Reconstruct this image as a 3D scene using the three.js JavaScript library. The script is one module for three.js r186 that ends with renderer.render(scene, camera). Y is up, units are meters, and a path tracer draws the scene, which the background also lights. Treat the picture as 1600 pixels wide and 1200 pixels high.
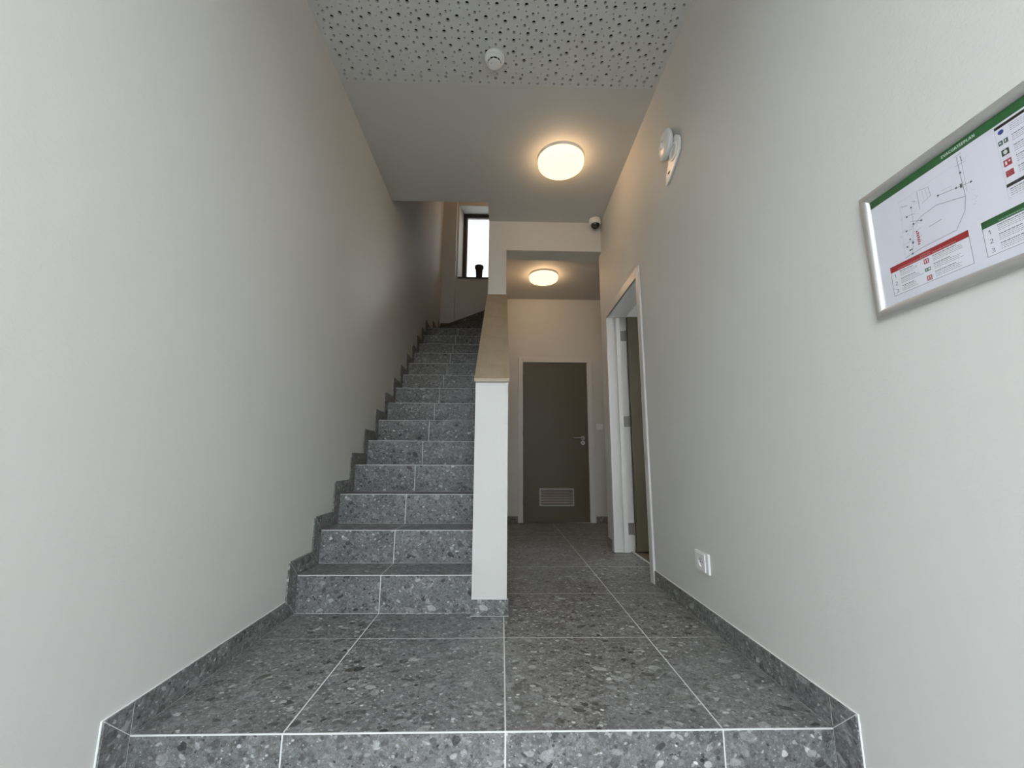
import * as THREE from 'three';
import { mergeGeometries, mergeVertices, toCreasedNormals } from 'three/addons/utils/BufferGeometryUtils.js';
import { RoundedBoxGeometry } from 'three/addons/geometries/RoundedBoxGeometry.js';

// ---------------------------------------------------------------- camera, sky, exposure
const scene = new THREE.Scene();
const camera = new THREE.PerspectiveCamera(2 * Math.atan(600 / 663.17) * 180 / Math.PI, 4 / 3, 0.05, 100);
camera.rotation.order = 'YXZ';
camera.position.set(-0.0178, 0.7258, 1.3059);
camera.rotation.set(0.1787, -0.0239, 0.0047);
scene.add(camera);
scene.background = new THREE.Color().setRGB(0.88, 0.96, 1.02);           // even overcast sky
scene.backgroundIntensity = 8.0;
const LAMP_NEAR = 0.25, LAMP_FAR = 0.28, LAMP_UP = 0.5, LAMP_GLOW = 1.25;
const renderer = new THREE.WebGLRenderer({ antialias: true });
renderer.toneMapping = THREE.LinearToneMapping;
renderer.toneMappingExposure = 1.56;
renderer.shadowMap.enabled = true;

// ---------------------------------------------------------------- helpers (d = depth into the hall; three z = -d)
let seed = 20240611;
function rnd() { seed = (seed * 1664525 + 1013904223) >>> 0; return seed / 4294967296; }
const between = (a, b) => a + (b - a) * rnd();
const used = {};
function numbered(n) { const k = used[n] = (used[n] ?? -1) + 1; return k ? `${n}_${String(k).padStart(3, '0')}` : n; }
function tag(o, label, category, group, kind) {
  if (label) o.userData.label = label;
  if (category) o.userData.category = category;
  if (group) o.userData.group = group;
  if (kind) o.userData.kind = kind;
  return o;
}
function planar(g, du = 0, dv = 0) {                                      // uv in metres, by the way each face looks
  g = g.index ? g.toNonIndexed() : g;
  if (!g.attributes.normal) g.computeVertexNormals();
  const p = g.attributes.position, uv = new Float32Array(p.count * 2), a = new THREE.Vector3(), b = new THREE.Vector3(), c = new THREE.Vector3();
  for (let i = 0; i < p.count; i += 3) {
    a.fromBufferAttribute(p, i); b.fromBufferAttribute(p, i + 1); c.fromBufferAttribute(p, i + 2);
    const n = b.clone().sub(a).cross(c.clone().sub(a)), x = Math.abs(n.x), y = Math.abs(n.y), z = Math.abs(n.z);
    [a, b, c].forEach((v, k) => {
      const q = y >= x && y >= z ? [v.x, -v.z] : x >= z ? [-v.z, v.y] : [v.x, v.y];
      uv[(i + k) * 2] = q[0] + du; uv[(i + k) * 2 + 1] = q[1] + dv;
    });
  }
  g.setAttribute('uv', new THREE.BufferAttribute(uv, 2));
  return g;
}
function box(x0, x1, y0, y1, d0, d1) {
  return new THREE.BoxGeometry(x1 - x0, y1 - y0, d1 - d0).translate((x0 + x1) / 2, (y0 + y1) / 2, -(d0 + d1) / 2);
}
function rbox(x0, x1, y0, y1, d0, d1, r = 0.003, s = 2) {
  return new RoundedBoxGeometry(x1 - x0, y1 - y0, d1 - d0, s, r).translate((x0 + x1) / 2, (y0 + y1) / 2, -(d0 + d1) / 2);
}
function prism(points, axis, a0, a1) {                                    // points: x -> (d, y); y -> (x, d); z -> (x, y)
  let pts = points.map(([u, v]) => new THREE.Vector2(u, v));
  if (THREE.ShapeUtils.area(pts) < 0) pts = pts.reverse();
  const g = new THREE.ExtrudeGeometry(new THREE.Shape(pts), { depth: a1 - a0, bevelEnabled: false });
  const m = new THREE.Matrix4();
  if (axis === 'x') m.set(0, 0, 1, a0, 0, 1, 0, 0, -1, 0, 0, 0, 0, 0, 0, 1);          // shape (d, y), swept along x
  else if (axis === 'y') { m.set(1, 0, 0, 0, 0, 0, 1, a0, 0, -1, 0, 0, 0, 0, 0, 1); }  // shape (x, d), swept along y
  else m.set(1, 0, 0, 0, 0, 1, 0, 0, 0, 0, -1, -a0, 0, 0, 0, 1);                       // shape (x, y), swept along depth
  g.applyMatrix4(m);
  if (m.determinant() < 0) { const i = g.attributes.position; for (const k of ['position', 'normal', 'uv']) { const t = g.attributes[k], n = t.itemSize, A = t.array; for (let f = 0; f < i.count; f += 3) for (let j = 0; j < n; j++) { const q = A[(f + 1) * n + j]; A[(f + 1) * n + j] = A[(f + 2) * n + j]; A[(f + 2) * n + j] = q; } } }
  g.computeVertexNormals();
  return g;
}
function merge(list) { return mergeGeometries(list.map((g) => { const q = g.index ? g.toNonIndexed() : g; for (const k of Object.keys(q.attributes)) if (!['position', 'normal', 'uv'].includes(k)) q.deleteAttribute(k); return q; })); }
function lathe(profile, seg = 48) { return new THREE.LatheGeometry(profile.map(([r, y]) => new THREE.Vector2(r, y)), seg); }
function mesh(name, geos, mat, parent = scene, flat = true) {
  let g = Array.isArray(geos) ? (geos.length > 1 ? merge(geos) : geos[0]) : geos;
  if (flat) g = planar(g, mat.userData.loose ? rnd() * 7 : 0, mat.userData.loose ? rnd() * 7 : 0);
  const o = new THREE.Mesh(g, mat);
  o.name = parent === scene ? numbered(name) : partName(parent, name);
  o.castShadow = o.receiveShadow = true;
  parent.add(o);
  return o;
}
function partName(parent, name) {
  const k = parent.children.filter((c) => c.name.replace(/_\d{3}$/, '') === name).length;
  return k ? `${name}_${String(k).padStart(3, '0')}` : name;
}
function thing(name, label, category, [x, y, d] = [0, 0, 0], kind) {
  const o = new THREE.Group(); o.name = numbered(name); o.position.set(x, y, -d); scene.add(o);
  return tag(o, label, category, null, kind);
}
function struct(name, label, category, geos, mat) { return tag(mesh(name, geos, mat), label, category, null, 'structure'); }

// ---------------------------------------------------------------- textures
function dataTexture(size, fill, srgb) {
  const a = new Uint8Array(size * size * 4); fill(a);
  const t = new THREE.DataTexture(a, size, size, THREE.RGBAFormat);
  t.wrapS = t.wrapT = THREE.RepeatWrapping; t.magFilter = THREE.LinearFilter; t.minFilter = THREE.LinearMipmapLinearFilter; t.generateMipmaps = true;
  if (srgb) t.colorSpace = THREE.SRGBColorSpace;
  t.needsUpdate = true;
  return t;
}
function valueNoise(size, cells) {                                        // wrapping smooth noise, 0..1
  const g = Float32Array.from({ length: cells * cells }, rnd), out = new Float32Array(size * size);
  for (let y = 0; y < size; y++) for (let x = 0; x < size; x++) {
    const fx = x * cells / size, fy = y * cells / size, ix = Math.floor(fx), iy = Math.floor(fy);
    let tx = fx - ix, ty = fy - iy; tx = tx * tx * (3 - 2 * tx); ty = ty * ty * (3 - 2 * ty);
    const i1 = (ix + 1) % cells, j1 = (iy + 1) % cells;
    out[y * size + x] = (g[iy * cells + ix] * (1 - tx) + g[iy * cells + i1] * tx) * (1 - ty) + (g[j1 * cells + ix] * (1 - tx) + g[j1 * cells + i1] * tx) * ty;
  }
  return out;
}
// grey conglomerate stone: matrix of fine grain with pebbles of many sizes
function stoneTexture(size, metres) {
  const N = size * size, val = new Float32Array(N), tint = new Float32Array(N), n1 = valueNoise(size, 24), n2 = valueNoise(size, 160), n3 = valueNoise(size, 512);
  for (let i = 0; i < N; i++) val[i] = 110 + (n1[i] - 0.5) * 16 + (n2[i] - 0.5) * 22 + (n3[i] - 0.5) * 26;
  const pebble = (r, tone, alpha, warm) => {
    const cx = rnd() * size, cy = rnd() * size, an = (rnd() - 0.5) * 1.9, asp = between(1, 2.1), ra = r * Math.sqrt(asp), rb = r / Math.sqrt(asp), c = Math.cos(an), s = Math.sin(an);
    const k1 = between(-0.14, 0.14), k2 = between(-0.12, 0.12), k3 = between(-0.08, 0.08), p1 = rnd() * 6.28, p2 = rnd() * 6.28, p3 = rnd() * 6.28, R = Math.ceil(ra * 1.35), mott = between(0.2, 0.9);
    for (let y = -R; y <= R; y++) for (let x = -R; x <= R; x++) {
      const u = (x * c + y * s) / ra, v = (-x * s + y * c) / rb, t = Math.atan2(v, u), q = Math.hypot(u, v) / (1 + k1 * Math.cos(2 * t + p1) + k2 * Math.cos(3 * t + p2) + k3 * Math.cos(5 * t + p3));
      if (q > 1) continue;
      const i = ((Math.floor(cy + y) + size) % size) * size + ((Math.floor(cx + x) + size) % size);
      const e = Math.min(1, (1 - q) * Math.min(ra, rb) / 1.6) * alpha;
      val[i] += (tone + (n2[i] - 0.5) * 26 * mott + (n3[i] - 0.5) * 14 - (q > 0.86 ? 5 : 0) - val[i]) * e;
      tint[i] += (warm - tint[i]) * e;
    }
  };
  const px = size / metres;
  const tone = () => { const t = rnd(); return t < 0.46 ? between(84, 120) : t < 0.72 ? between(120, 150) : t < 0.87 ? between(148, 186) : between(44, 78); };
  for (let i = 0; i < 1700; i++) pebble(px * between(0.006, 0.014), between(74, 128), between(0.35, 0.8), between(-2, 3));
  for (let i = 0; i < 17000; i++) pebble(px * between(0.0011, 0.003), tone(), between(0.5, 1), between(-3, 4));
  for (let i = 0; i < 4600; i++) pebble(px * between(0.003, 0.0062), tone(), between(0.45, 0.95), between(-3, 4));
  for (let i = 0; i < 620; i++) pebble(px * between(0.006, 0.012), tone(), between(0.45, 0.9), between(-2, 4));
  for (let i = 0; i < 80; i++) pebble(px * between(0.011, 0.019), rnd() < 0.6 ? between(130, 160) : between(60, 88), between(0.45, 0.8), between(-2, 4));
  return dataTexture(size, (a) => {
    for (let i = 0; i < N; i++) { const v = 106 + (val[i] - 110) * 1.3; a[4 * i] = Math.max(0, Math.min(255, v + tint[i] * 0.6)); a[4 * i + 1] = Math.max(0, Math.min(255, v)); a[4 * i + 2] = Math.max(0, Math.min(255, v - 1 - tint[i] * 0.6)); a[4 * i + 3] = 255; }
  }, true);
}
const stoneMaps = [stoneTexture(2048, 1.3), stoneTexture(2048, 1.3)].map((t) => { t.repeat.set(1 / 1.3, 1 / 1.3); return t; });
function noiseBump(size, layers, metres) {
  const f = layers.map(([c, w]) => [valueNoise(size, c), w]), tot = layers.reduce((s, l) => s + l[1], 0);
  const t = dataTexture(size, (a) => { for (let i = 0; i < size * size; i++) { const v = 255 * f.reduce((s, [n, w]) => s + n[i] * w, 0) / tot; a[4 * i] = a[4 * i + 1] = a[4 * i + 2] = v; a[4 * i + 3] = 255; } });
  t.repeat.set(1 / metres, 1 / metres);
  return t;
}
const rollerBump = noiseBump(1024, [[256, 1], [120, 1], [24, 0.6]], 0.8);

// ---------------------------------------------------------------- materials
const std = (c, roughness = 0.6, extra = {}) => { const m = new THREE.MeshStandardMaterial({ roughness, ...extra }); m.color.setRGB(...c); return m; };
const M = {};
M.paint = std([0.58, 0.57, 0.54], 0.62, { bumpMap: rollerBump, bumpScale: 0.0005 });
M.ceiling = std([0.53, 0.52, 0.49], 0.8, { bumpMap: rollerBump, bumpScale: 0.0003 });
M.plate = std([0.54, 0.54, 0.525], 0.85);
M.felt = std([0.008, 0.008, 0.008], 1);
M.stone = stoneMaps.map((map) => { const m = std([1.1, 1.1, 1.1], 0.45, { map }); m.userData.loose = true; return m; });
const stone = () => M.stone[rnd() < 0.5 ? 0 : 1];
M.grout = std([0.66, 0.66, 0.65], 0.9);
M.caulk = std([0.8, 0.8, 0.79], 0.7);
M.white = std([0.74, 0.74, 0.72], 0.35);
M.joinery = std([0.6, 0.58, 0.555], 0.42);
M.olive = std([0.085, 0.070, 0.040], 0.45);
M.steel = std([0.52, 0.51, 0.49], 0.32, { metalness: 1 });
M.darkSteel = std([0.18, 0.17, 0.16], 0.4, { metalness: 0.8 });
M.hinge = std([0.3, 0.28, 0.26], 0.4, { metalness: 0.7 });
M.grille = std([0.34, 0.33, 0.32], 0.4, { metalness: 0.6 });
M.alu = std([0.62, 0.61, 0.59], 0.5, { metalness: 0.85 });
M.black = std([0.012, 0.012, 0.013], 0.25);
M.matteBlack = std([0.012, 0.012, 0.012], 0.7);
M.windowFrame = std([0.035, 0.032, 0.03], 0.5);
M.sill = std([0.05, 0.048, 0.045], 0.4);
M.glass = new THREE.MeshPhysicalMaterial({ transmission: 1, thickness: 0, roughness: 0, ior: 1.5 });
M.tinted = new THREE.MeshPhysicalMaterial({ transmission: 1, thickness: 0, roughness: 0, ior: 1.5, color: new THREE.Color().setRGB(0.37, 0.37, 0.365) });
M.clearDome = std([0.015, 0.014, 0.014], 0.08);
M.brick = std([0.2, 0.2, 0.2], 0.9);
M.brown = std([0.12, 0.085, 0.055], 0.55);
M.concrete = std([0.36, 0.35, 0.33], 0.9);
const woodMap = (() => {
  const n = valueNoise(512, 128), m = valueNoise(512, 10), l = valueNoise(512, 256);
  const t = dataTexture(512, (a) => { for (let i = 0; i < 512 * 512; i++) { const k = (n[i] - 0.5) * 16 + (m[i] - 0.5) * 10 + (l[i] - 0.5) * 14; a[4 * i] = 164 + k; a[4 * i + 1] = 147 + k; a[4 * i + 2] = 122 + k; a[4 * i + 3] = 255; } }, true);
  t.repeat.set(2.5, 2.5); return t;
})();
M.cap = std([0.86, 0.86, 0.86], 0.5, { map: woodMap });
M.diffuser = std([0.4, 0.38, 0.34], 0.4, { emissive: new THREE.Color().setRGB(1.0, 0.72, 0.40), emissiveIntensity: LAMP_GLOW });

// ---------------------------------------------------------------- measures
const XL = -1.0094, XLS = -1.0014, XR = 0.9166, XRS = 0.9086, H = 2.987, R = 0.1735, G = 0.242, ZS = 0.9126;
const PA = -0.155, PB = 0.014;                                            // the wall beside the stair
const FD = -1.5, DX0 = -0.62, DX1 = 0.56, DTOP = 2.75;                     // entrance: depth, sides and top of the glazing
const WB = 5.25;                                                          // wall behind the winders
const ROWS = [0.0032, 0.6194, 1.2194, 1.8194, 2.4194, 3.0194, 3.6194, 3.94], COLS = [-1.0014, -0.6, 0, 0.6, 0.9086];
const J = 0.0021;                                                         // half a joint
const nosing = (k) => ZS + (k - 1) * G;

// ---------------------------------------------------------------- walls, ceilings
struct('wall_left', 'long bare white wall beside the stairs, running from the entrance to the stair window', 'wall', box(XL - 0.2, XL, -0.9, 5.7, FD, 5.6), M.paint);
struct('wall_right', 'white wall with the open doorway, carrying the framed plan and the socket', 'wall', [
  box(XR, 1.08, -0.9, 3.4, FD, 1.425), box(XR, 1.08, 0, 2.8, 2.31, 2.53), box(XR, 1.08, 2.0, 2.8, 1.425, 2.31), box(XR, 1.08, 2.8, 3.4, 1.425, 2.53)], M.paint);
struct('wall_stair', 'white wall on the open side of the stairs, low and sloping in front, full height behind', 'wall', [
  prism([[0.875, 0], [2.43, 0], [2.43, 2.226], [0.875, 1.131]], 'x', PA, PB),
  box(PA, PB, 0, 5.7, 2.43, 4.12), box(PA, PB, H + 0.31, 5.7, 2.0, 2.43)], M.paint);
struct('wall_header', 'white beam face over the entrance of the back corridor, below the camera', 'beam', box(PB, XR, 2.69, 3.4, 2.43, 2.63), M.paint);
struct('wall_back', 'white back wall of the corridor around the closed olive door', 'wall', [
  box(PB, 0.224, 0, 5.7, 3.94, 4.12), box(1.072, 1.9, 0, 5.7, 3.94, 4.12), box(0.224, 1.072, 1.97, 5.7, 3.94, 4.12)], M.paint);
struct('wall_corridor_end', 'white side wall closing the widened corridor on the right', 'wall', [box(1.75, 1.9, 0, 2.9, 2.53, 3.94), box(1.08, 1.9, 0, 2.9, 2.42, 2.53)], M.paint);
struct('wall_stairwell_back', 'white wall behind the winding steps with the tall window niche', 'wall', [
  box(XL, 1.1, 0, 3.66, WB, 5.6), box(XL, 1.1, 4.97, 5.7, WB, 5.6), box(-0.06, 1.1, 3.66, 4.97, WB, 5.6),
  prism([[XL, WB], [-0.762, WB], [-0.69, 5.6], [XL, 5.6]], 'y', 3.66, 4.97)], M.paint);
struct('wall_pier', 'narrow boxed pier in the corner left of the stair window', 'wall', box(XL, -0.79, 2.4, 5.6, WB - 0.1, WB), M.paint);
struct('wall_stairwell_right', 'white wall at the upper turn of the stairs', 'wall', box(0.93, 1.1, 0, 5.7, 4.12, WB), M.paint);
struct('wall_upper', 'white wall of the upper floor over the edge of the hall ceiling', 'wall', box(XL, PA, H + 0.31, 5.7, 2.0, 2.13), M.paint);
struct('ceiling_stairwell', 'flat white ceiling high over the stairwell', 'ceiling', box(XL, 0.93, 5.55, 5.7, 2.13, WB), M.ceiling);
struct('ceiling_corridor', 'lower white ceiling of the back corridor around the far round lamp', 'ceiling', box(PB, 1.75, 2.80, 2.9, 2.63, 3.94), M.ceiling);

// hall ceiling: smooth boards, and one perforated acoustic board with its holes cut through
const ceiling = struct('ceiling', 'white hall ceiling, perforated in front and smooth towards the stairs', 'ceiling', [
  prism([[XL, 0.93], [XR, 0.93], [XR, 2.43], [PA, 2.43], [PA, 2.13], [XL, 2.13]], 'y', H, H + 0.31),
  box(XL, XR, H, H + 0.31, FD, -0.56), box(XL, XR, H + 0.07, H + 0.31, -0.56, 0.93)], M.ceiling);
{
  const cell = 'L89,458 M46,458 S149,466 S49,481 S88,489 S1,496 M125,502 M96,518 L31,524 S64,532 L132,544 M85,562 S45,567 S109,578 M148,586 M30,600 L105,605 S64,605 S142,635 S61,636 M104,644 L29,645 M80,670 L130,683 S45,686 L29,711 M148,721 M81,725 S134,746 S47,735 L92,761 S34,762 M136,783 M48,787 S2,805 S86,811 L136,838 S48,843 M86,853 M30,871 L78,879 M131,909 M33,910 S82,906'.split(' ')
    .map((t) => [t[0], ...t.slice(1).split(',').map((v) => +v / 1000)]);
  const shape = new THREE.Shape([[XL, -0.56], [XR, -0.56], [XR, 0.93], [XL, 0.93]].map(([x, d]) => new THREE.Vector2(x, d)));
  const size = { L: 0.0104, M: 0.0078, S: 0.0043 };
  for (let row = 0; row > -4; row--) for (let col = -8; col < 8; col++) for (const [k, x, d] of cell) {
    const px = x + col * 0.15, pd = d + row * 0.4725, r = size[k];
    if (px - r < XL + 0.014 || px + r > XR - 0.014 || pd - r < -0.54 || pd + r > 0.922) continue;
    const n = k === 'S' ? 8 : 12, pts = [];
    for (let i = 0; i < n; i++) pts.push(new THREE.Vector2(px + r * Math.cos(-i * 2 * Math.PI / n), pd + r * Math.sin(-i * 2 * Math.PI / n)));
    shape.holes.push(new THREE.Path(pts));
  }
  const g = new THREE.ExtrudeGeometry(shape, { depth: 0.0125, bevelEnabled: false });
  g.applyMatrix4(new THREE.Matrix4().set(1, 0, 0, 0, 0, 0, 1, H, 0, -1, 0, 0, 0, 0, 0, 1));
  mesh('perforated_board', g, M.plate, ceiling);
  mesh('acoustic_felt', box(XL, XR, H + 0.06, H + 0.068, -0.555, 0.925), M.felt, ceiling);
}

// entrance end of the hall, behind the photographer, and the open air outside it
struct('wall_front', 'white entrance wall around the glazed front door', 'wall', [
  box(XL, DX0, -0.9, 3.3, FD - 0.2, FD), box(DX1, XR, -0.9, 3.3, FD - 0.2, FD), box(DX0, DX1, DTOP, 3.3, FD - 0.2, FD)], M.paint);
{
  const t = thing('door_3', 'glazed front door in a dark metal frame at the entrance', 'door', [0, 0, 0], 'structure');
  mesh('door_frame', [box(DX0, DX0 + 0.06, -0.694, DTOP, FD - 0.14, FD - 0.06), box(DX1 - 0.06, DX1, -0.694, DTOP, FD - 0.14, FD - 0.06), box(DX0 + 0.06, DX1 - 0.06, DTOP - 0.06, DTOP, FD - 0.14, FD - 0.06), box(DX0 + 0.06, DX1 - 0.06, -0.694, -0.62, FD - 0.14, FD - 0.06)], M.windowFrame, t);
  mesh('pane', box(DX0 + 0.06, DX1 - 0.06, -0.62, DTOP - 0.06, FD - 0.102, FD - 0.098), M.glass, t);
}
struct('floor_entrance', 'grey stone floor of the entrance lobby below the steps', 'floor', box(XL, XR, -0.9, -0.694, FD - 0.2, 0.002), M.stone[0]);
struct('pavement', 'pale concrete pavement outside the entrance', 'pavement', box(-12, 12, -1.0, -0.75, -16, FD - 0.2), M.concrete);

struct('building_opposite', 'plain grey house front across the street from the entrance', 'building', box(-18, 18, -0.8, 3.0, -11, -10), M.brick);

// side room behind the open door
struct('floor_stairwell', 'hidden ground slab under the stairs and behind the corridor', 'floor', [box(XL, 1.9, -0.3, -0.12, 0.913, 5.6), box(0.0, 1.3, -0.12, 2.1, 4.2, 4.3)], M.concrete);
struct('wall_side_room', 'white walls of the small room behind the open door', 'wall', [box(3.0, 3.1, 0, 0.9, 0.7, 2.42), box(3.0, 3.1, 2.0, 2.6, 0.7, 2.42), box(3.0, 3.1, 0.9, 2.0, 0.7, 0.9), box(3.0, 3.1, 0.9, 2.0, 1.8, 2.42), box(1.08, 3.1, 0, 2.6, 0.6, 0.7), box(1.9, 3.1, 0, 2.6, 2.42, 2.53)], M.paint);
{
  const t = thing('window_2', 'window of the small room behind the open door', 'window', [0, 0, 0], 'structure');
  mesh('window_frame', [box(3.04, 3.1, 0.9, 2.0, 0.9, 0.96), box(3.04, 3.1, 0.9, 2.0, 1.74, 1.8), box(3.04, 3.1, 0.9, 0.96, 0.96, 1.74), box(3.04, 3.1, 1.94, 2.0, 0.96, 1.74)], M.windowFrame, t);
  mesh('pane', box(3.068, 3.072, 0.96, 1.94, 0.96, 1.74), M.glass, t);
}
struct('ceiling_side_room', 'white ceiling of the small room behind the open door', 'ceiling', box(1.08, 3.1, 2.6, 2.7, 0.6, 2.42), M.ceiling);
struct('floor_side_room', 'brown floor of the small room behind the open door', 'floor', box(1.068, 3.0, -0.02, -0.002, 0.7, 2.42), M.brown);
struct('trim_threshold', 'narrow pale strip across the open doorway between two floors', 'trim', box(1.054, 1.068, -0.02, 0.001, 1.447, 2.306), M.grout);

// ---------------------------------------------------------------- floor of the landing, tile by tile
const floor = struct('floor', 'landing floor of large grey speckled stone tiles with pale joints', 'floor', [
  box(XL, XR, -0.694, -0.00015, 0.009, 0.913), box(PB, XR, -0.1, -0.00015, 0.913, 3.94), box(XR, 1.054, -0.1, -0.00015, 1.447, 2.288), box(XR, 1.75, -0.1, -0.00015, 2.531, 3.94)], M.grout);
for (let r = 0; r < ROWS.length - 1; r++) for (let c = 0; c < 4; c++) {
  let d0 = ROWS[r] + (r ? J : 0), d1 = ROWS[r + 1] - J, x0 = COLS[c] + (c ? J : 0), x1 = COLS[c + 1] - (c < 3 ? J : 0);
  if (c < 2 && r > 1) continue;
  if (c < 2 && r === 1) d1 = ZS - 0.001;
  if (c === 2 && r > 1) x0 = PB + 0.001;
  let g;
  if (c === 2 && r === 1) g = prism([[x0, d0], [x1, d0], [x1, d1], [PB + 0.001, d1], [PB + 0.001, ZS - 0.001], [x0, ZS - 0.001]], 'y', -0.009, 0);
  else if (c === 3 && r === 2) g = prism([[x0, d0], [x1, d0], [x1, 1.449], [1.053, 1.449], [1.053, d1], [x0, d1]], 'y', -0.009, 0);
  else if (c === 3 && r === 3) g = prism([[x0, d0], [1.053, d0], [1.053, 2.286], [x1, 2.286], [x1, d1], [x0, d1]], 'y', -0.009, 0);
  else if (c === 3 && r === 4) g = prism([[x0, d0], [x1, d0], [x1, 2.533], [1.2, 2.533], [1.2, d1], [x0, d1]], 'y', -0.009, 0);
  else g = box(x0, c === 3 && r > 4 ? 1.2 - J : x1, -0.009, 0, d0, d1);
  mesh('tile', g, stone(), floor);
  if (c === 3 && r > 3) mesh('tile', box(1.2 + J, 1.75, -0.009, 0, r === 4 ? 2.533 : d0, d1), stone(), floor);
}

// entrance steps: the top riser carries the front edge of the landing
{
  const t = thing('entrance_steps', 'stone steps falling from the front edge of the landing to the entrance', 'steps', [0, 0, 0], 'structure');
  for (let k = 0; k < 4; k++) {
    const y = -k * R, d = -k * 0.28;
    const s = mesh('step', k ? [box(XL, XR, y - R + 0.001, y - 0.00015, d + 0.00015, d + 0.28)] : [box(XL, XR, -0.0095, -0.00015, 0.00015, 0.0039), box(XL, XR, -R, -0.0095, 0.00015, 0.0088)], M.grout, t);
    for (let c = 0; c < 4; c++) {
      const x0 = COLS[c] + (c ? J : 0), x1 = COLS[c + 1] - (c < 3 ? J : 0);
      mesh('riser_tile', box(x0, x1, y - R + 0.001, y - 0.0034, d, d + 0.0085), stone(), s);
      if (k) mesh('tread_tile', box(x0, x1, y - 0.009, y, d + 0.004, d + 0.279), stone(), s);
    }
  }
}

// ---------------------------------------------------------------- the staircase
const stairs = thing('staircase', 'dark grey stone staircase climbing between the white walls and turning at the top', 'stairs', [0, 0, 0], 'structure');
for (let k = 1; k <= 14; k++) {
  const y = k * R, d = nosing(k), next = k < 14 ? G : 0.13, last = k === 14;
  const s = mesh('step', box(XLS, PA - 0.001, y - R, y - 0.00015, d + 0.00015, d + next), M.grout, stairs);
  for (const [x0, x1] of [[XLS, -0.6 - J], [-0.6 + J, PA - 0.002]]) {
    mesh('riser_tile', box(x0, x1, y - R + 0.001, y - 0.0034, d, d + 0.008), stone(), s);
    if (!last) mesh('tread_tile', box(x0, x1, y - 0.009, y, d + 0.0034, d + next - 0.001), stone(), s);
  }
}
// winders: [inner riser point, outer riser point] of steps 15 .. 19
const PIV = [PA - 0.001, 4.16];
const EDGE = [[[PA - 0.001, 4.059], [XLS, 4.059]], [[PA - 0.001, 4.15], [XLS, 4.60]], [[PA - 0.001, 4.19], [XLS, 5.08]], [[PA + 0.01, 4.215], [-0.42, WB - 0.002]], [[PA + 0.05, 4.23], [0.15, WB - 0.002]]];
const OUTER = [[], [], [[XLS, WB - 0.102], [-0.788, WB - 0.102], [-0.788, WB - 0.002]], []];
for (let i = 0; i < 4; i++) {
  const y = (14 + i) * R, [a, b] = EDGE[i], [e, f] = EDGE[i + 1];
  const poly = [a, b, ...OUTER[i], f, e];
  if (i) {
    const s = mesh('step', prism(poly, 'y', y - R - 0.3, y - 0.009), M.grout, stairs);
    const n = new THREE.Vector2(b[1] - a[1], -(b[0] - a[0])).normalize();   // towards the climber
    if (n.y > 0) n.negate();
    const t = 0.008;
    mesh('riser_tile', prism([a, b, [b[0] + n.x * t, b[1] + n.y * t], [a[0] + n.x * t, a[1] + n.y * t]], 'y', y - R + 0.001, y - 0.003), stone(), s);
    mesh('tread_tile', prism(poly, 'y', y - 0.0088, y), stone(), s);
  } else mesh('tread_tile', prism(poly, 'y', y - 0.0088, y), stone(), stairs.children[13]);
}
struct('floor_upper', 'upper landing floor at the head of the stairs', 'floor', prism([EDGE[4][0], EDGE[4][1], [0.93, WB - 0.001], [0.93, 4.12], [PB + 0.03, 4.12]], 'y', 17 * R, 18 * R), M.stone[1]);

// ---------------------------------------------------------------- skirting tiles
const BH = 0.08, BW = 0.09;
function shrink(pts, s = 0.0011) {
  const a = THREE.ShapeUtils.area(pts.map(([u, v]) => new THREE.Vector2(u, v)));
  const P = a < 0 ? pts.slice().reverse() : pts, n = P.length;
  return P.map((p, i) => {
    const q = P[(i + n - 1) % n], r = P[(i + 1) % n];
    const e1 = new THREE.Vector2(p[0] - q[0], p[1] - q[1]).normalize(), e2 = new THREE.Vector2(r[0] - p[0], r[1] - p[1]).normalize();
    const n1 = new THREE.Vector2(-e1.y, e1.x), n2 = new THREE.Vector2(-e2.y, e2.x), m = n1.clone().add(n2), k = 2 * s / Math.max(0.35, m.lengthSq());
    return [p[0] + m.x * k, p[1] + m.y * k];
  });
}
function skirtSide(name, label, x0, x1, polys, bead) {
  const t = thing(name, label, 'skirting', [0, 0, 0], 'structure');
  const left = x0 < 0, q0 = left ? x0 : x0 + 0.0005, q1 = left ? x1 - 0.0005 : x1, seen = {}, strips = [];
  const key = (p) => p.map((v) => Math.round(v * 1000)).join();
  for (const p of polys) p.forEach((a, k) => {
    const b = p[(k + 1) % p.length], id = [key(a), key(b)].sort().join('|');
    if (!seen[id]) { seen[id] = 1; return; }
    const u = new THREE.Vector2(b[0] - a[0], b[1] - a[1]), L = u.length(); u.divideScalar(L);
    const e = 0.003, w = 0.0016, at = (t, n) => [a[0] + u.x * t - u.y * n, a[1] + u.y * t + u.x * n];
    strips.push(prism([at(e, -w), at(L - e, -w), at(L - e, w), at(e, w)], 'x', q0, q1));
  });
  mesh('joint', strips, M.grout, t);
  if (bead) mesh('caulk_bead', bead.map((p) => prism(p, 'x', left ? x0 : x1 - 0.004, left ? x0 + 0.004 : x1)), M.caulk, t);
  for (const p of polys) mesh('skirting_tile', prism(shrink(p, 0.0010), 'x', x0, x1), stone(), t);
  return t;
}
const corner = [[-BW, BH], [0, BH], [0, 0]], drop = [[-BW, BH], [0, 0], [0, -R], [-BW, -R + BH]];
const lowerSteps = [1, 2, 3].flatMap((k) => { const y = -k * R, d = -k * 0.28; return [[[d - BW, y + BH], [d, y], [d + 0.28, y], [d + 0.28 - BW, y + BH]], [[d - BW, y + BH], [d, y], [d, y - R], [d - BW, y - R + BH]]]; });
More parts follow.
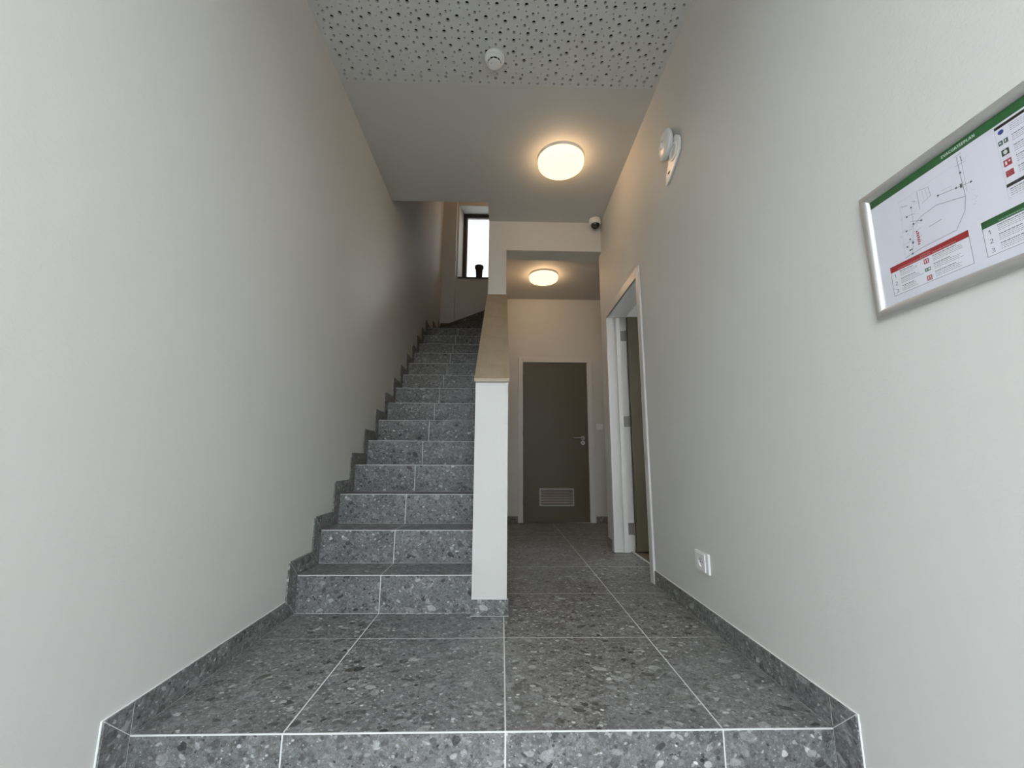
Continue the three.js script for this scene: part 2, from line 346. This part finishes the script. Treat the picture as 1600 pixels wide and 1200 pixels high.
{
  const polys = [corner, drop, ...lowerSteps, [[0, BH], [0.6194, BH], [0.6194, 0], [0, 0]], [[0.6194, 0], [0.6194, BH], [ZS - BW, BH], [ZS, 0]]];
  for (let k = 1; k <= 16; k++) {
    const y = k * R, d = k <= 14 ? nosing(k) : [4.60, 5.08][k - 15], to = k < 14 ? nosing(k + 1) : [4.60, 5.08, 5.15][k - 14];
    polys.push([[d - BW, y + BH], [d, y], [d, y - R], [d - BW, y - R + BH]]);
    if (k < 16) polys.push([[d - BW, y + BH], [d, y], [to, y], [to - BW, y + BH]]);
  }
  skirtSide('baseboard_left', 'stepped skirting of grey stone tiles climbing along the left wall', XL, XLS, polys, [[[-BW - 0.002, BH + 0.002], [-BW, BH], [ZS - BW, BH], [ZS - BW, BH + 0.002]], [[-BW - 0.002, BH + 0.002], [-BW, BH], [-BW, -0.09], [-BW - 0.002, -0.09]]]);
}
skirtSide('baseboard_right', 'grey stone skirting along the foot of the wall with the framed plan', XRS, XR, [corner, drop, ...lowerSteps,
  [[0, BH], [0.6194, BH], [0.6194, 0], [0, 0]], [[0.6194, BH], [1.2194, BH], [1.2194, 0], [0.6194, 0]], [[1.2194, BH], [1.384, BH], [1.384, 0], [1.2194, 0]], [[2.352, BH], [2.53, BH], [2.53, 0], [2.352, 0]]], [[[-BW - 0.002, BH + 0.002], [-BW, BH], [1.384, BH], [1.384, BH + 0.002]], [[-BW - 0.002, BH + 0.002], [-BW, BH], [-BW, -0.09], [-BW - 0.002, -0.09]]]);
{
  const t = thing('baseboard_back', 'low dark stone skirting beside the closed olive door', 'skirting', [0, 0, 0], 'structure');
  for (const [x0, x1] of [[PB + 0.009, 0.184], [1.123, 1.74]]) mesh('skirting_tile', box(x0, x1, 0.001, BH - 0.005, 3.932, 3.94), stone(), t);
  const w = thing('baseboard_pillar', 'single stone skirting tiles round the foot of the white stair pillar', 'skirting', [0, 0, 0], 'structure');
  mesh('skirting_tile', box(PA - 0.001, PB + 0.008, 0.0015, 0.0735, 0.867, 0.875), stone(), w);
  mesh('joint', [box(PA - 0.003, PB + 0.0085, 0, 0.0014, 0.8655, 0.8745), box(PA - 0.001, PB + 0.008, 0.0736, 0.0752, 0.8685, 0.875)], M.grout, w);
  for (let k = 0; k < 6; k++) mesh('skirting_tile', box(PB, PB + 0.008, 0.0015, 0.0735, 0.876 + k * 0.511, 0.874 + (k + 1) * 0.511), stone(), w);
  const u = thing('baseboard_stairwell', 'dark stone skirting under the stair window', 'skirting', [0, 0, 0], 'structure');
  mesh('skirting_tile', box(XLS, -0.785, 16 * R, 16 * R + BH, WB - 0.108, WB - 0.1), stone(), u);
  mesh('skirting_tile', prism([[-0.785, 16 * R], [-0.42, 16 * R], [-0.42 - BW, 16 * R + BH], [-0.785, 16 * R + BH]], 'z', WB - 0.008, WB), stone(), u);
  mesh('skirting_tile', prism([[-0.42 - BW, 16 * R + BH], [-0.42, 16 * R], [-0.42, 17 * R], [-0.42 - BW, 17 * R + BH]], 'z', WB - 0.008, WB), stone(), u);
  mesh('skirting_tile', prism([[-0.42 - BW, 17 * R + BH], [-0.42, 17 * R], [0.15, 17 * R], [0.15 - BW, 17 * R + BH]], 'z', WB - 0.008, WB), stone(), u);
}

// ---------------------------------------------------------------- sloping cap on the stair wall
{
  const a = [0.862, 1.146], b = [2.43, 2.247], L = Math.hypot(b[0] - a[0], b[1] - a[1]), an = Math.atan2(b[1] - a[1], b[0] - a[0]), th = 0.0165;
  const s = new THREE.Shape([[0, -th * 0.2], [0, 0], [L, 0], [L, -th], [th * 0.5, -th]].map(([u, v]) => new THREE.Vector2(u, v)));
  const pts = [a, b, [b[0], b[1] - 0.0205], [a[0], a[1] - 0.0165]];
  let g = new THREE.ExtrudeGeometry(new THREE.Shape(pts.map(([u, v]) => new THREE.Vector2(u, v)).reverse()), { depth: PB - PA + 0.008, bevelEnabled: true, bevelThickness: 0.003, bevelSize: 0.0, bevelOffset: 0, bevelSegments: 1 });
  g.applyMatrix4(new THREE.Matrix4().set(0, 0, 1, PA - 0.004, 0, 1, 0, 0, -1, 0, 0, 0, 0, 0, 0, 1));
  struct('trim_stair_cap', 'tan fibreboard cap sloping along the top of the low stair wall', 'wall cap', g, M.cap);
}

// ---------------------------------------------------------------- window in the stairwell
{
  const t = thing('window_1', 'bright narrow stair window in a dark frame', 'window', [0, 0, 0], 'structure');
  const x0 = -0.71, x1 = -0.06, y0 = 3.66, y1 = 4.97, w = 0.05;
  mesh('window_frame', [box(x0, x0 + w, y0, y1, 5.5, 5.57), box(x1 - w, x1, y0, y1, 5.5, 5.57), box(x0 + w, x1 - w, y1 - w, y1, 5.5, 5.57), box(x0 + w, x1 - w, y0, y0 + w, 5.5, 5.57)], M.windowFrame, t);
  const s = mesh('sash', [box(x0 + w, x0 + w + 0.022, y0 + w, y1 - w, 5.515, 5.56), box(x1 - w - 0.022, x1 - w, y0 + w, y1 - w, 5.515, 5.56), box(x0 + w + 0.022, x1 - w - 0.022, y1 - w - 0.022, y1 - w, 5.515, 5.56), box(x0 + w + 0.022, x1 - w - 0.022, y0 + w, y0 + w + 0.022, 5.515, 5.56)], M.grille, t);
  mesh('pane', box(x0 + w + 0.022, x1 - w - 0.022, y0 + w + 0.022, y1 - w - 0.022, 5.535, 5.539), M.tinted, s);
  mesh('window_sill', box(-0.758, -0.062, 3.66, 3.684, WB - 0.012, 5.5), M.sill, t);
}
{
  const t = thing('plant_pot', 'small black plant pot standing on the stair window sill', 'pot', [-0.415, 3.684, 5.33]);
  mesh('body', lathe([[0, 0], [0.045, 0], [0.05, 0.004], [0.06, 0.2], [0.054, 0.2], [0.05, 0.185], [0, 0.185]]), M.matteBlack, t, false);
  mesh('rim', lathe([[0.059, 0.185], [0.071, 0.187], [0.074, 0.2], [0.072, 0.232], [0.066, 0.236], [0.058, 0.23], [0.056, 0.2]]), M.matteBlack, t, false);
  mesh('soil', lathe([[0, 0.225], [0.03, 0.226], [0.057, 0.222]]), M.matteBlack, t, false);
}

// ---------------------------------------------------------------- open door in the right wall
{
  const t = thing('door_1', 'open doorway in the right wall with white frame and olive leaf swung inwards', 'door', [0, 0, 0], 'structure');
  mesh('casing', rbox(XR - 0.014, XR, 0, 2.05, 1.385, 1.447, 0.003), M.joinery, t);
  mesh('casing', rbox(XR - 0.014, XR, 0, 2.05, 2.288, 2.35, 0.003), M.joinery, t);
  mesh('casing', rbox(XR - 0.014, XR, 1.982, 2.05, 1.447, 2.288, 0.003), M.joinery, t);
  mesh('jamb', [box(XR - 0.012, 1.02, 0, 2.0, 2.29, 2.31), box(1.02, 1.08, 0, 2.0, 2.306, 2.31), box(0.985, 1.02, 0, 1.978, 2.279, 2.291)], M.joinery, t);
  mesh('jamb', [box(XR - 0.012, 1.02, 0, 2.0, 1.425, 1.445), box(1.02, 1.08, 0, 2.0, 1.425, 1.432)], M.joinery, t);
  mesh('head', [box(XR - 0.012, 1.02, 1.982, 2.0, 1.445, 2.29), box(1.02, 1.08, 1.993, 2.0, 1.432, 2.303)], M.joinery, t);
  mesh('door_leaf', rbox(1.083, 1.915, 0.008, 1.985, 2.262, 2.302, 0.002), M.olive, t);
  for (const y of [1.82, 1.06, 0.18]) mesh('hinge', [box(1.03, 1.076, y - 0.045, y + 0.045, 2.299, 2.3075), new THREE.CylinderGeometry(0.0075, 0.0075, 0.092, 14).translate(1.0765, y, -2.2925)], M.hinge, t);
}

// ---------------------------------------------------------------- closed door at the end of the corridor
{
  const t = thing('door_2', 'closed olive door with a louvred grille at the end of the corridor', 'door', [0, 0, 0], 'structure');
  mesh('casing', rbox(0.187, 0.244, 0, 2.02, 3.925, 3.945, 0.003), M.joinery, t);
  mesh('casing', rbox(1.055, 1.12, 0, 2.02, 3.925, 3.945, 0.003), M.joinery, t);
  mesh('casing', rbox(0.244, 1.055, 1.956, 2.02, 3.925, 3.945, 0.003), M.joinery, t);
  mesh('jamb', [box(0.226, 0.2475, 0, 1.968, 3.94, 4.05), box(1.0515, 1.07, 0, 1.968, 3.94, 4.05), box(0.2475, 1.0515, 1.9525, 1.968, 3.94, 4.05)], M.joinery, t);
  const leaf = mesh('door_leaf', rbox(0.25, 1.049, 0.006, 1.95, 3.942, 3.982, 0.002), M.olive, t);
  const gr = mesh('vent_grille', [box(0.445, 0.859, 0.385, 0.399, 3.93, 3.942), box(0.445, 0.859, 0.192, 0.206, 3.93, 3.942), box(0.445, 0.457, 0.206, 0.385, 3.93, 3.942), box(0.847, 0.859, 0.206, 0.385, 3.93, 3.942)], M.grille, t);
  mesh('grille_back', box(0.457, 0.847, 0.206, 0.385, 3.9412, 3.9418), M.matteBlack, gr);
  for (let i = 0; i < 9; i++) {
    const y = 0.212 + i * 0.0193;
    mesh('slat', prism([[3.9325, y + 0.0], [3.9335, y - 0.001], [3.9408, y + 0.0095], [3.9398, y + 0.0105]], 'x', 0.457, 0.847), M.grille, gr);
  }
  const h = mesh('handle', [new THREE.CylinderGeometry(0.026, 0.026, 0.009, 32).rotateX(Math.PI / 2).translate(0.984, 1.004, -3.9375), new THREE.CylinderGeometry(0.009, 0.009, 0.05, 18).rotateX(Math.PI / 2).translate(0.984, 1.004, -3.912), new THREE.CapsuleGeometry(0.0085, 0.115, 6, 14).rotateZ(Math.PI / 2).translate(0.928, 1.004, -3.892)], M.steel, t);
  mesh('key_plate', [lathe([[0.009, 0], [0.026, 0], [0.026, 0.006], [0.023, 0.009], [0.009, 0.009], [0.009, 0]], 32).rotateX(Math.PI / 2).translate(0.984, 0.945, -3.942)], M.steel, t);
  mesh('key_cylinder', new THREE.CylinderGeometry(0.0088, 0.0088, 0.012, 20).rotateX(Math.PI / 2).translate(0.984, 0.945, -3.938), M.darkSteel, t);
  for (const y of [1.75, 1.06, 0.25]) mesh('hinge', new THREE.CylinderGeometry(0.008, 0.008, 0.09, 14).translate(0.247, y, -3.934), M.darkSteel, t);
}

// ---------------------------------------------------------------- round ceiling lamps
function makeLamp(name, label, r, depth, at, intensity) {
  const t = thing(name, label, 'ceiling lamp', at);
  tag(t, null, null, 'round ceiling lamps');
  mesh('base', lathe([[0, 0], [r * 0.62, 0], [r * 0.62, -0.012], [0, -0.012]], 48), M.white, t, false);
  const rim = toCreasedNormals(lathe([[r - 0.004, -0.0005], [r, -0.002], [r + 0.0015, -0.02], [r - 0.001, -0.025], [r - 0.006, -0.026]], 64).toNonIndexed(), 0.6);
  const prof = [[r - 0.006, -0.0255], [r - 0.0045, -0.034], [r - 0.006, -depth + 0.026], [r - 0.011, -depth + 0.014], [r - 0.022, -depth + 0.005], [r - 0.045, -depth + 0.001], [r * 0.5, -depth - 0.002], [0, -depth - 0.003]];
  const glow = new THREE.Mesh(mergeGeometries([rim, lathe(prof, 64).toNonIndexed()], true), [M.white, M.diffuser]);   // opal glass with its unlit white lip
  glow.name = 'diffuser'; glow.receiveShadow = true; glow.castShadow = false; t.add(glow);
  const l = new THREE.PointLight(new THREE.Color().setRGB(1, 0.62, 0.32), intensity, 0, 2);
  l.position.set(0, -depth + 0.026, 0); l.castShadow = true; l.shadow.radius = 0.9; l.shadow.bias = -0.002;
  t.add(l);
  return t;
}
makeLamp('ceiling_lamp', 'large round glowing lamp on the hall ceiling above the doorway', 0.178, 0.082, [0.412, H, 1.545], LAMP_NEAR);
makeLamp('ceiling_lamp', 'round glowing lamp on the low corridor ceiling in front of the closed door', 0.168, 0.078, [0.441, 2.80, 3.19], LAMP_FAR);
makeLamp('ceiling_lamp', 'round lamp high on the stairwell ceiling over the turning steps', 0.168, 0.078, [0.45, 5.55, 4.68], LAMP_UP);

// ---------------------------------------------------------------- smoke detector, camera
{
  const t = thing('smoke_detector', 'white round smoke detector on the perforated ceiling', 'smoke detector', [-0.078, H, 0.745]);
  mesh('base', toCreasedNormals(lathe([[0, 0], [0.055, 0], [0.057, -0.003], [0.057, -0.013], [0.053, -0.016], [0.03, -0.016]], 48).toNonIndexed(), 0.5), M.white, t, false);
  mesh('body', toCreasedNormals(lathe([[0.051, -0.015], [0.0515, -0.028], [0.049, -0.034], [0.040, -0.038], [0.038, -0.036], [0.036, -0.03]], 48).toNonIndexed(), 0.6), M.white, t, false);
  mesh('vent_ring', lathe([[0.034, -0.03], [0.034, -0.044], [0, -0.044]], 32), M.matteBlack, t, false);
  const ribs = [];
  for (let i = 0; i < 10; i++) ribs.push(new THREE.BoxGeometry(0.006, 0.018, 0.003).translate(0.0355, -0.038, 0).rotateY(i * Math.PI / 5 + 0.2));
  mesh('rib', ribs, M.white, t);
  mesh('cap', toCreasedNormals(lathe([[0.0, -0.0435], [0.035, -0.0435], [0.036, -0.046], [0.033, -0.051], [0.026, -0.053], [0, -0.0535]], 48).toNonIndexed(), 0.6), M.white, t, false);
  mesh('indicator', new THREE.SphereGeometry(0.0025, 10, 8).translate(-0.018, -0.0525, 0.012), M.darkSteel, t, false);
}
{
  const t = thing('security_camera', 'small white dome camera with black eye in the ceiling corner', 'camera', [0.853, H, 2.372]);
  mesh('housing', toCreasedNormals(lathe([[0, 0], [0.054, 0], [0.056, -0.003], [0.056, -0.04], [0.053, -0.048], [0.046, -0.052], [0.036, -0.052]], 48).toNonIndexed(), 0.6), M.white, t, false);
  const dome = []; for (let i = 0; i <= 12; i++) dome.push([0.042 * Math.cos(i * Math.PI / 24), -0.05 - 0.042 * Math.sin(i * Math.PI / 24)]);
  mesh('dome', lathe(dome, 36), M.clearDome, t, false);
  mesh('lens', new THREE.CylinderGeometry(0.011, 0.013, 0.012, 20).rotateX(Math.PI / 2.6).translate(-0.004, -0.078, 0.029), M.darkSteel, t, false);
}

// ---------------------------------------------------------------- fire alarm on the right wall: sounder disc above a hanging base
{
  const t = thing('fire_alarm', 'white round alarm sounder with a smaller plate below it high on the right wall', 'alarm', [XR, 2.478, 0.785]);
  const toWall = (g) => g.rotateZ(Math.PI / 2);                          // lathe axis y -> -x, out of the wall
  mesh('sounder_disc', toCreasedNormals(toWall(lathe([[0, 0.014], [0.062, 0.014], [0.078, 0.016], [0.083, 0.021], [0.083, 0.031], [0.079, 0.037], [0.066, 0.043], [0.026, 0.0475], [0.021, 0.041], [0.012, 0.0405], [0, 0.044]], 56).toNonIndexed()), 0.5), M.white, t, false);
  mesh('mount', toWall(lathe([[0, 0], [0.045, 0], [0.045, 0.0142], [0, 0.0142]], 32)), M.white, t, false);
  const s = new THREE.Shape(); s.absarc(0, 0, 0.078, -0.5, Math.PI * 1.1, false); s.quadraticCurveTo(-0.125, -0.055, -0.122, -0.125); s.quadraticCurveTo(-0.03, -0.105, 0.0685, -0.0374);
  const plate = new THREE.ExtrudeGeometry(s, { depth: 0.006, bevelEnabled: true, bevelThickness: 0.002, bevelSize: 0.002, bevelSegments: 2, curveSegments: 32 });
  plate.rotateY(-Math.PI / 2).translate(-0.004, -0.088, 0.062);
  const p = mesh('hanging_plate', plate, M.white, t);
  mesh('inner_ring', toWall(lathe([[0.03, 0.009], [0.05, 0.009], [0.05, 0.016], [0.046, 0.018], [0.034, 0.018], [0.03, 0.014], [0.03, 0.009]], 36))  .translate(0, -0.088, 0.062), M.white, t, false);
  mesh('slot', box(-0.0145, -0.009, -0.168, -0.161, 0.0, 0.022), M.matteBlack, t);
}

// ---------------------------------------------------------------- socket and switch
{
  const t = thing('wall_socket', 'white single power socket low on the right wall', 'socket', [XR, 0.272, 0.737]);
  mesh('frame', rbox(-0.011, 0, -0.044, 0.044, -0.066, 0.066, 0.003, 3).applyMatrix4(new THREE.Matrix4()), M.white, t);
  const g = new THREE.Shape([[-0.04, -0.036], [0.04, -0.036], [0.04, 0.036], [-0.04, 0.036]].map(([a, b]) => new THREE.Vector2(a, b)));
  const hole = new THREE.Path(); hole.absarc(0, 0, 0.0205, 0, Math.PI * 2, true); g.holes.push(hole);
  mesh('plate', new THREE.ExtrudeGeometry(g, { depth: 0.004, bevelEnabled: true, bevelThickness: 0.001, bevelSize: 0.001, bevelSegments: 2, curveSegments: 28 }).rotateY(-Math.PI / 2).translate(-0.0105, 0, 0), M.white, t);
  mesh('well', toCreasedNormals(lathe([[0.0205, 0.0152], [0.0200, 0.0112], [0, 0.0112]], 32).toNonIndexed(), 0.5).rotateZ(Math.PI / 2), M.white, t, false);
  mesh('earth_pin', new THREE.CylinderGeometry(0.0025, 0.0025, 0.012, 12).rotateZ(Math.PI / 2).translate(-0.015, 0.011, 0), M.steel, t, false);
  mesh('contact_hole', [1, -1].map((s) => new THREE.CylinderGeometry(0.003, 0.003, 0.001, 12).rotateZ(Math.PI / 2).translate(-0.0116, 0, s * 0.0095)), M.matteBlack, t, false);
}
{
  const t = thing('light_switch', 'small white switch on the back wall right of the closed door', 'switch', [1.196, 1.143, 3.94]);
  mesh('frame', rbox(-0.04, 0.04, -0.04, 0.04, -0.01, 0, 0.003), M.white, t);
  mesh('rocker', rbox(-0.028, 0.028, -0.028, 0.028, -0.015, -0.009, 0.002).rotateX(0.04), M.white, t);
}

// ---------------------------------------------------------------- framed evacuation plan
{
  const t = thing('evacuation_plan', 'framed evacuation plan with green heading in a silver snap frame', 'sign', [XR, 1.2345, -0.5535]);
  const W = 0.456, Hh = 0.326, fw = 0.024;                               // outer size; the long side runs along the wall
  // snap profile: (inwards from the outer edge, out of the wall)
  const prof = [[0, 0], [0, 0.009], [0.0025, 0.0125], [0.008, 0.0145], [0.015, 0.014], [0.021, 0.0105], [fw, 0.006], [fw, 0]];
  const rail = (len, name, place) => {
    const g = new THREE.BufferGeometry(), P = [], n = prof.length, q = (i, end) => { const [a, b] = prof[i]; return [(end ? len / 2 - a : -len / 2 + a), a, b]; };
    const tri = (...v) => v.forEach((w) => P.push(...w));
    for (let i = 0; i < n; i++) { const k = (i + 1) % n; tri(q(i, 0), q(i, 1), q(k, 1)); tri(q(i, 0), q(k, 1), q(k, 0)); }
    for (let i = 1; i < n - 1; i++) { tri(q(0, 0), q(i, 0), q(i + 1, 0)); tri(q(0, 1), q(i + 1, 1), q(i, 1)); }
    g.setAttribute('position', new THREE.Float32BufferAttribute(P, 3)); g.computeVertexNormals();
    place(g);
    mesh(name, toCreasedNormals(g, 0.7), M.alu, t);
  };
  // local rail axes: x along, y inwards, z out of the wall -> wall axes
  const basis = (along, inward, at) => (g) => g.applyMatrix4(new THREE.Matrix4().makeBasis(new THREE.Vector3(...along), new THREE.Vector3(...inward), new THREE.Vector3(-1, 0, 0)).setPosition(...at));
  rail(W, 'frame_rail', basis([0, 0, -1], [0, -1, 0], [0, Hh / 2, 0]));
  rail(W, 'frame_rail', basis([0, 0, 1], [0, 1, 0], [0, -Hh / 2, 0]));
  rail(Hh, 'frame_rail', basis([0, 1, 0], [0, 0, 1], [0, 0, -W / 2]));
  rail(Hh, 'frame_rail', basis([0, -1, 0], [0, 0, -1], [0, 0, W / 2]));
  // the printed sheet, 5 pixels to the millimetre: s from the far edge, t from the top
  const S = 4.6, w = 412, h = 282, cv = document.createElement('canvas'); cv.width = Math.round(w * S); cv.height = Math.round(h * S);
  const c = cv.getContext('2d'); c.scale(S, S);
  const s0 = 4.5, t0 = -3;                                               // measured offsets of the sheet's corner
  c.fillStyle = '#e9e9ee'; c.fillRect(0, 0, w, h);
  c.translate(-s0, -t0);
  c.fillStyle = '#12602c'; c.fillRect(0, -10, 500, 28.5);
  c.fillStyle = '#e8efe8'; c.font = 'bold 9px sans-serif'; c.textAlign = 'center'; c.textBaseline = 'middle'; c.fillText('EVACUATIEPLAN', 215, 8.5, 66);
  const line = (pts, wd, col) => { c.strokeStyle = col; c.lineWidth = wd; c.beginPath(); pts.forEach(([a, b], i) => (i ? c.lineTo(a, b) : c.moveTo(a, b))); c.stroke(); };
  const grey = '#a2a2ac', mid = '#7a7a84', dark = '#222c32';
  // plan lines
  line([[76, 44], [104, 46], [165, 42], [232, 40]], 0.6, '#cfcfd6'); line([[72, 176], [74, 130], [80, 90], [78, 44]], 0.7, '#cccfd4');
  line([[210, 28], [210, 52], [212, 118], [206, 147], [185, 177], [116, 177], [72, 182]], 1.5, grey);
  line([[217, 30], [216, 110]], 0.7, grey); line([[98, 120], [123, 107], [156, 102], [211, 118]], 1.5, grey);
  line([[122, 46], [122, 90]], 0.9, mid); line([[126, 47], [147, 52], [149, 74], [128, 80]], 0.7, mid); line([[133, 50], [134, 78]], 0.5, grey); line([[140, 51], [142, 76]], 0.5, grey);
  line([[163, 84], [199, 91], [226, 96]], 0.9, '#6c6c76'); line([[168, 78], [190, 81], [192, 86]], 0.5, grey); line([[205, 26], [219, 26]], 0.7, mid); line([[203, 46], [223, 48]], 0.7, mid); line([[216, 32], [218, 44]], 1.0, dark);
  line([[82, 60], [96, 64]], 1.2, mid); line([[104, 74], [103, 114], [95, 156], [90, 180]], 0.8, '#a2a2ac'); line([[88, 88], [110, 92]], 0.8, mid); line([[96, 104], [121, 116]], 0.8, mid); line([[72, 150], [100, 150]], 0.6, grey); line([[76, 120], [100, 124]], 0.6, grey); line([[135, 140], [162, 138]], 1.0, mid); line([[108, 62], [116, 66]], 0.8, mid);
  for (let i = 0; i < 70; i++) { const a = between(70, 116), b = between(50, 182); line([[a, b], [a + between(-5, 6), b + between(-1, 1)]], between(0.3, 0.8), rnd() < 0.5 ? '#b9b9c2' : '#9898a2'); }
  for (let i = 0; i < 36; i++) { const a = between(120, 232), b = between(40, 110); line([[a, b], [a + between(-3, 4), b + between(-1, 1)]], 0.4, '#bdbdc6'); }
  for (let i = 0; i < 14; i++) { const a = between(218, 232), b = between(100, 150); line([[a, b], [a + between(-2, 2), b + 1]], 0.6, '#a6a6b0'); }
  c.fillStyle = dark; for (const [a, b] of [[211, 65], [226, 96], [199, 91], [163, 84], [104, 74], [91, 90], [121, 116], [103, 114], [85, 122], [90, 145], [81, 159], [90, 180]]) c.fillRect(a - 1.8, b - 1.8, 3.6, 3.6);
  c.fillStyle = '#1c5a4a'; c.fillRect(93, 153, 4, 5); c.fillRect(88, 178, 4, 4); c.fillStyle = '#4c4c56'; c.fillRect(206, 88, 4, 9); c.fillRect(84, 168, 8, 3);
  c.fillStyle = '#a8343a'; for (let i = 0; i < 7; i++) { c.fillRect(105 + (i % 2) * 0.8, 134 + i * 5, between(4, 6.5), 3.2); }
  // boxes with headings and steps
  const para = (x, y, width, rows, step, head) => { for (let i = 0; i < rows; i++) { const bold = head && i === 0; let a = x; const end = x + width * (bold ? between(0.55, 0.8) : between(0.75, 1)); while (a < end) { const l = between(2, 6); line([[a, y + i * step], [Math.min(end, a + l), y + i * step]], bold ? 1.4 : 0.85, bold ? '#2a2a32' : '#70707a'); a += l + 1; } } };
  const panel = (x, y, x1, y1, col) => { c.fillStyle = '#eeeef2'; c.fillRect(x, y, x1 - x, y1 - y); c.strokeStyle = '#3c3c44'; c.lineWidth = 0.7; c.strokeRect(x, y, x1 - x, y1 - y); c.fillStyle = col; c.fillRect(x - 0.4, y, x1 - x + 0.8, 14); };
  const icon = (x, y, a, b, col) => { c.fillStyle = col; c.fillRect(x - a / 2, y - b / 2, a, b); };
  panel(32, 188, 204, 259, '#a81c22'); panel(228, 188, 400, 259, '#12602c');
  c.fillStyle = '#d9a8a8'; for (const [x0, x1, y] of [[104, 128, 192.5], [50, 84, 197.5], [88, 126, 197.5], [132, 178, 197.5]]) { let a = x0; while (a < x1) { const l = between(2, 4.5); c.fillRect(a, y, l, 1.7); a += l + 0.8; } }
  c.fillStyle = '#a9cbb0'; for (const [x0, x1, y] of [[296, 330, 192.5], [256, 300, 197.5], [306, 368, 197.5]]) { let a = x0; while (a < x1) { const l = between(2, 4.5); c.fillRect(a, y, l, 1.7); a += l + 0.8; } }
  c.fillStyle = '#4a4a54'; c.font = '12px sans-serif'; for (const x of [42, 239]) ['1', '2', '3'].forEach((n, i) => c.fillText(n, x, 213 + i * 18.5));
  for (let i = 0; i < 3; i++) { para(54, 206 + i * 18, i === 1 ? 52 : 42, 4, 3.6, true); para(130, 206 + i * 18, i === 0 ? 66 : 58, 4, 3.6, true); para(252, 206 + i * 18, 64, 4, 3.6, true); para(330, 206 + i * 18, 60, 4, 3.6, true); }
  const flame = (x, y) => { icon(x, y, 11, 11, '#a8343a'); c.fillStyle = '#efe2e2'; c.fillRect(x - 3.6, y - 3.6, 2.4, 7.4); c.fillRect(x + 0.4, y - 3.6, 3.2, 3); c.fillRect(x + 1.6, y + 0.6, 2, 3.2); };
  flame(116, 211); flame(117, 250); icon(116.5, 230.5, 13, 7.5, '#1f6b52'); c.fillStyle = '#e6efe8'; c.fillRect(112, 229, 3, 3); c.fillRect(117.5, 228, 4, 4.6);
  // legend
  c.fillStyle = '#17171c'; c.fillRect(278, 22.5, 160, 6); c.fillRect(278, 140.5, 160, 6.5);
  c.strokeStyle = '#c9c9d2'; c.lineWidth = 0.6; c.strokeRect(278, 22.5, 160, 118); c.strokeRect(278, 140.5, 160, 28);
  c.fillStyle = '#2b3f8e'; c.beginPath(); c.arc(287, 37, 4.6, 0, 7); c.fill();
  icon(283.5, 58, 7, 9, '#2c4a44'); icon(292, 58, 6.5, 9, '#2c4a44'); c.fillStyle = '#e8ece8'; c.fillRect(281.5, 56, 3, 3); c.fillRect(290.5, 55, 1.6, 5);
  icon(287.5, 79, 12, 12.5, '#1f4a3c'); c.fillStyle = '#e8ece8'; c.fillRect(284.5, 76, 6, 6); c.fillRect(286.6, 74.4, 2, 9);
  icon(287.5, 100.5, 12.5, 13, '#a8343a'); c.fillStyle = '#efe2e2'; c.fillRect(283.5, 97, 3, 7); c.fillRect(289, 97, 3, 3.4); icon(287.5, 122, 12.5, 12, '#a8343a'); c.strokeStyle = '#c98888'; c.lineWidth = 0.6; for (let i = 0; i < 3; i++) { c.beginPath(); c.moveTo(283, 119 + i * 3); c.lineTo(292, 119 + i * 3); c.stroke(); }
  for (let i = 0; i < 5; i++) para(301, 33 + i * 21.2, 92, 4, 3.8, i > 0);
  para(282, 152, 110, 4, 4, true);
  const map = new THREE.CanvasTexture(cv); map.colorSpace = THREE.SRGBColorSpace; map.anisotropy = 8;
  const paper = std([0.82, 0.81, 0.84], 0.55, { map });
  const g = new THREE.BoxGeometry(0.412, 0.282, 0.001); // long axis x -> along the wall towards the entrance
  g.rotateY(-Math.PI / 2).translate(-0.0045, 0, 0);
  const uv = g.attributes.uv, ps = g.attributes.position;
  for (let i = 0; i < uv.count; i++) uv.setXY(i, (ps.getZ(i) + 0.206) / 0.412, (ps.getY(i) + 0.141) / 0.282);
  mesh('printed_sheet', g, paper, t, false);
  mesh('cover_sheet', box(-0.0062, -0.0056, -0.139, 0.139, -0.204, 0.204), M.glass, t);
}

renderer.render(scene, camera);
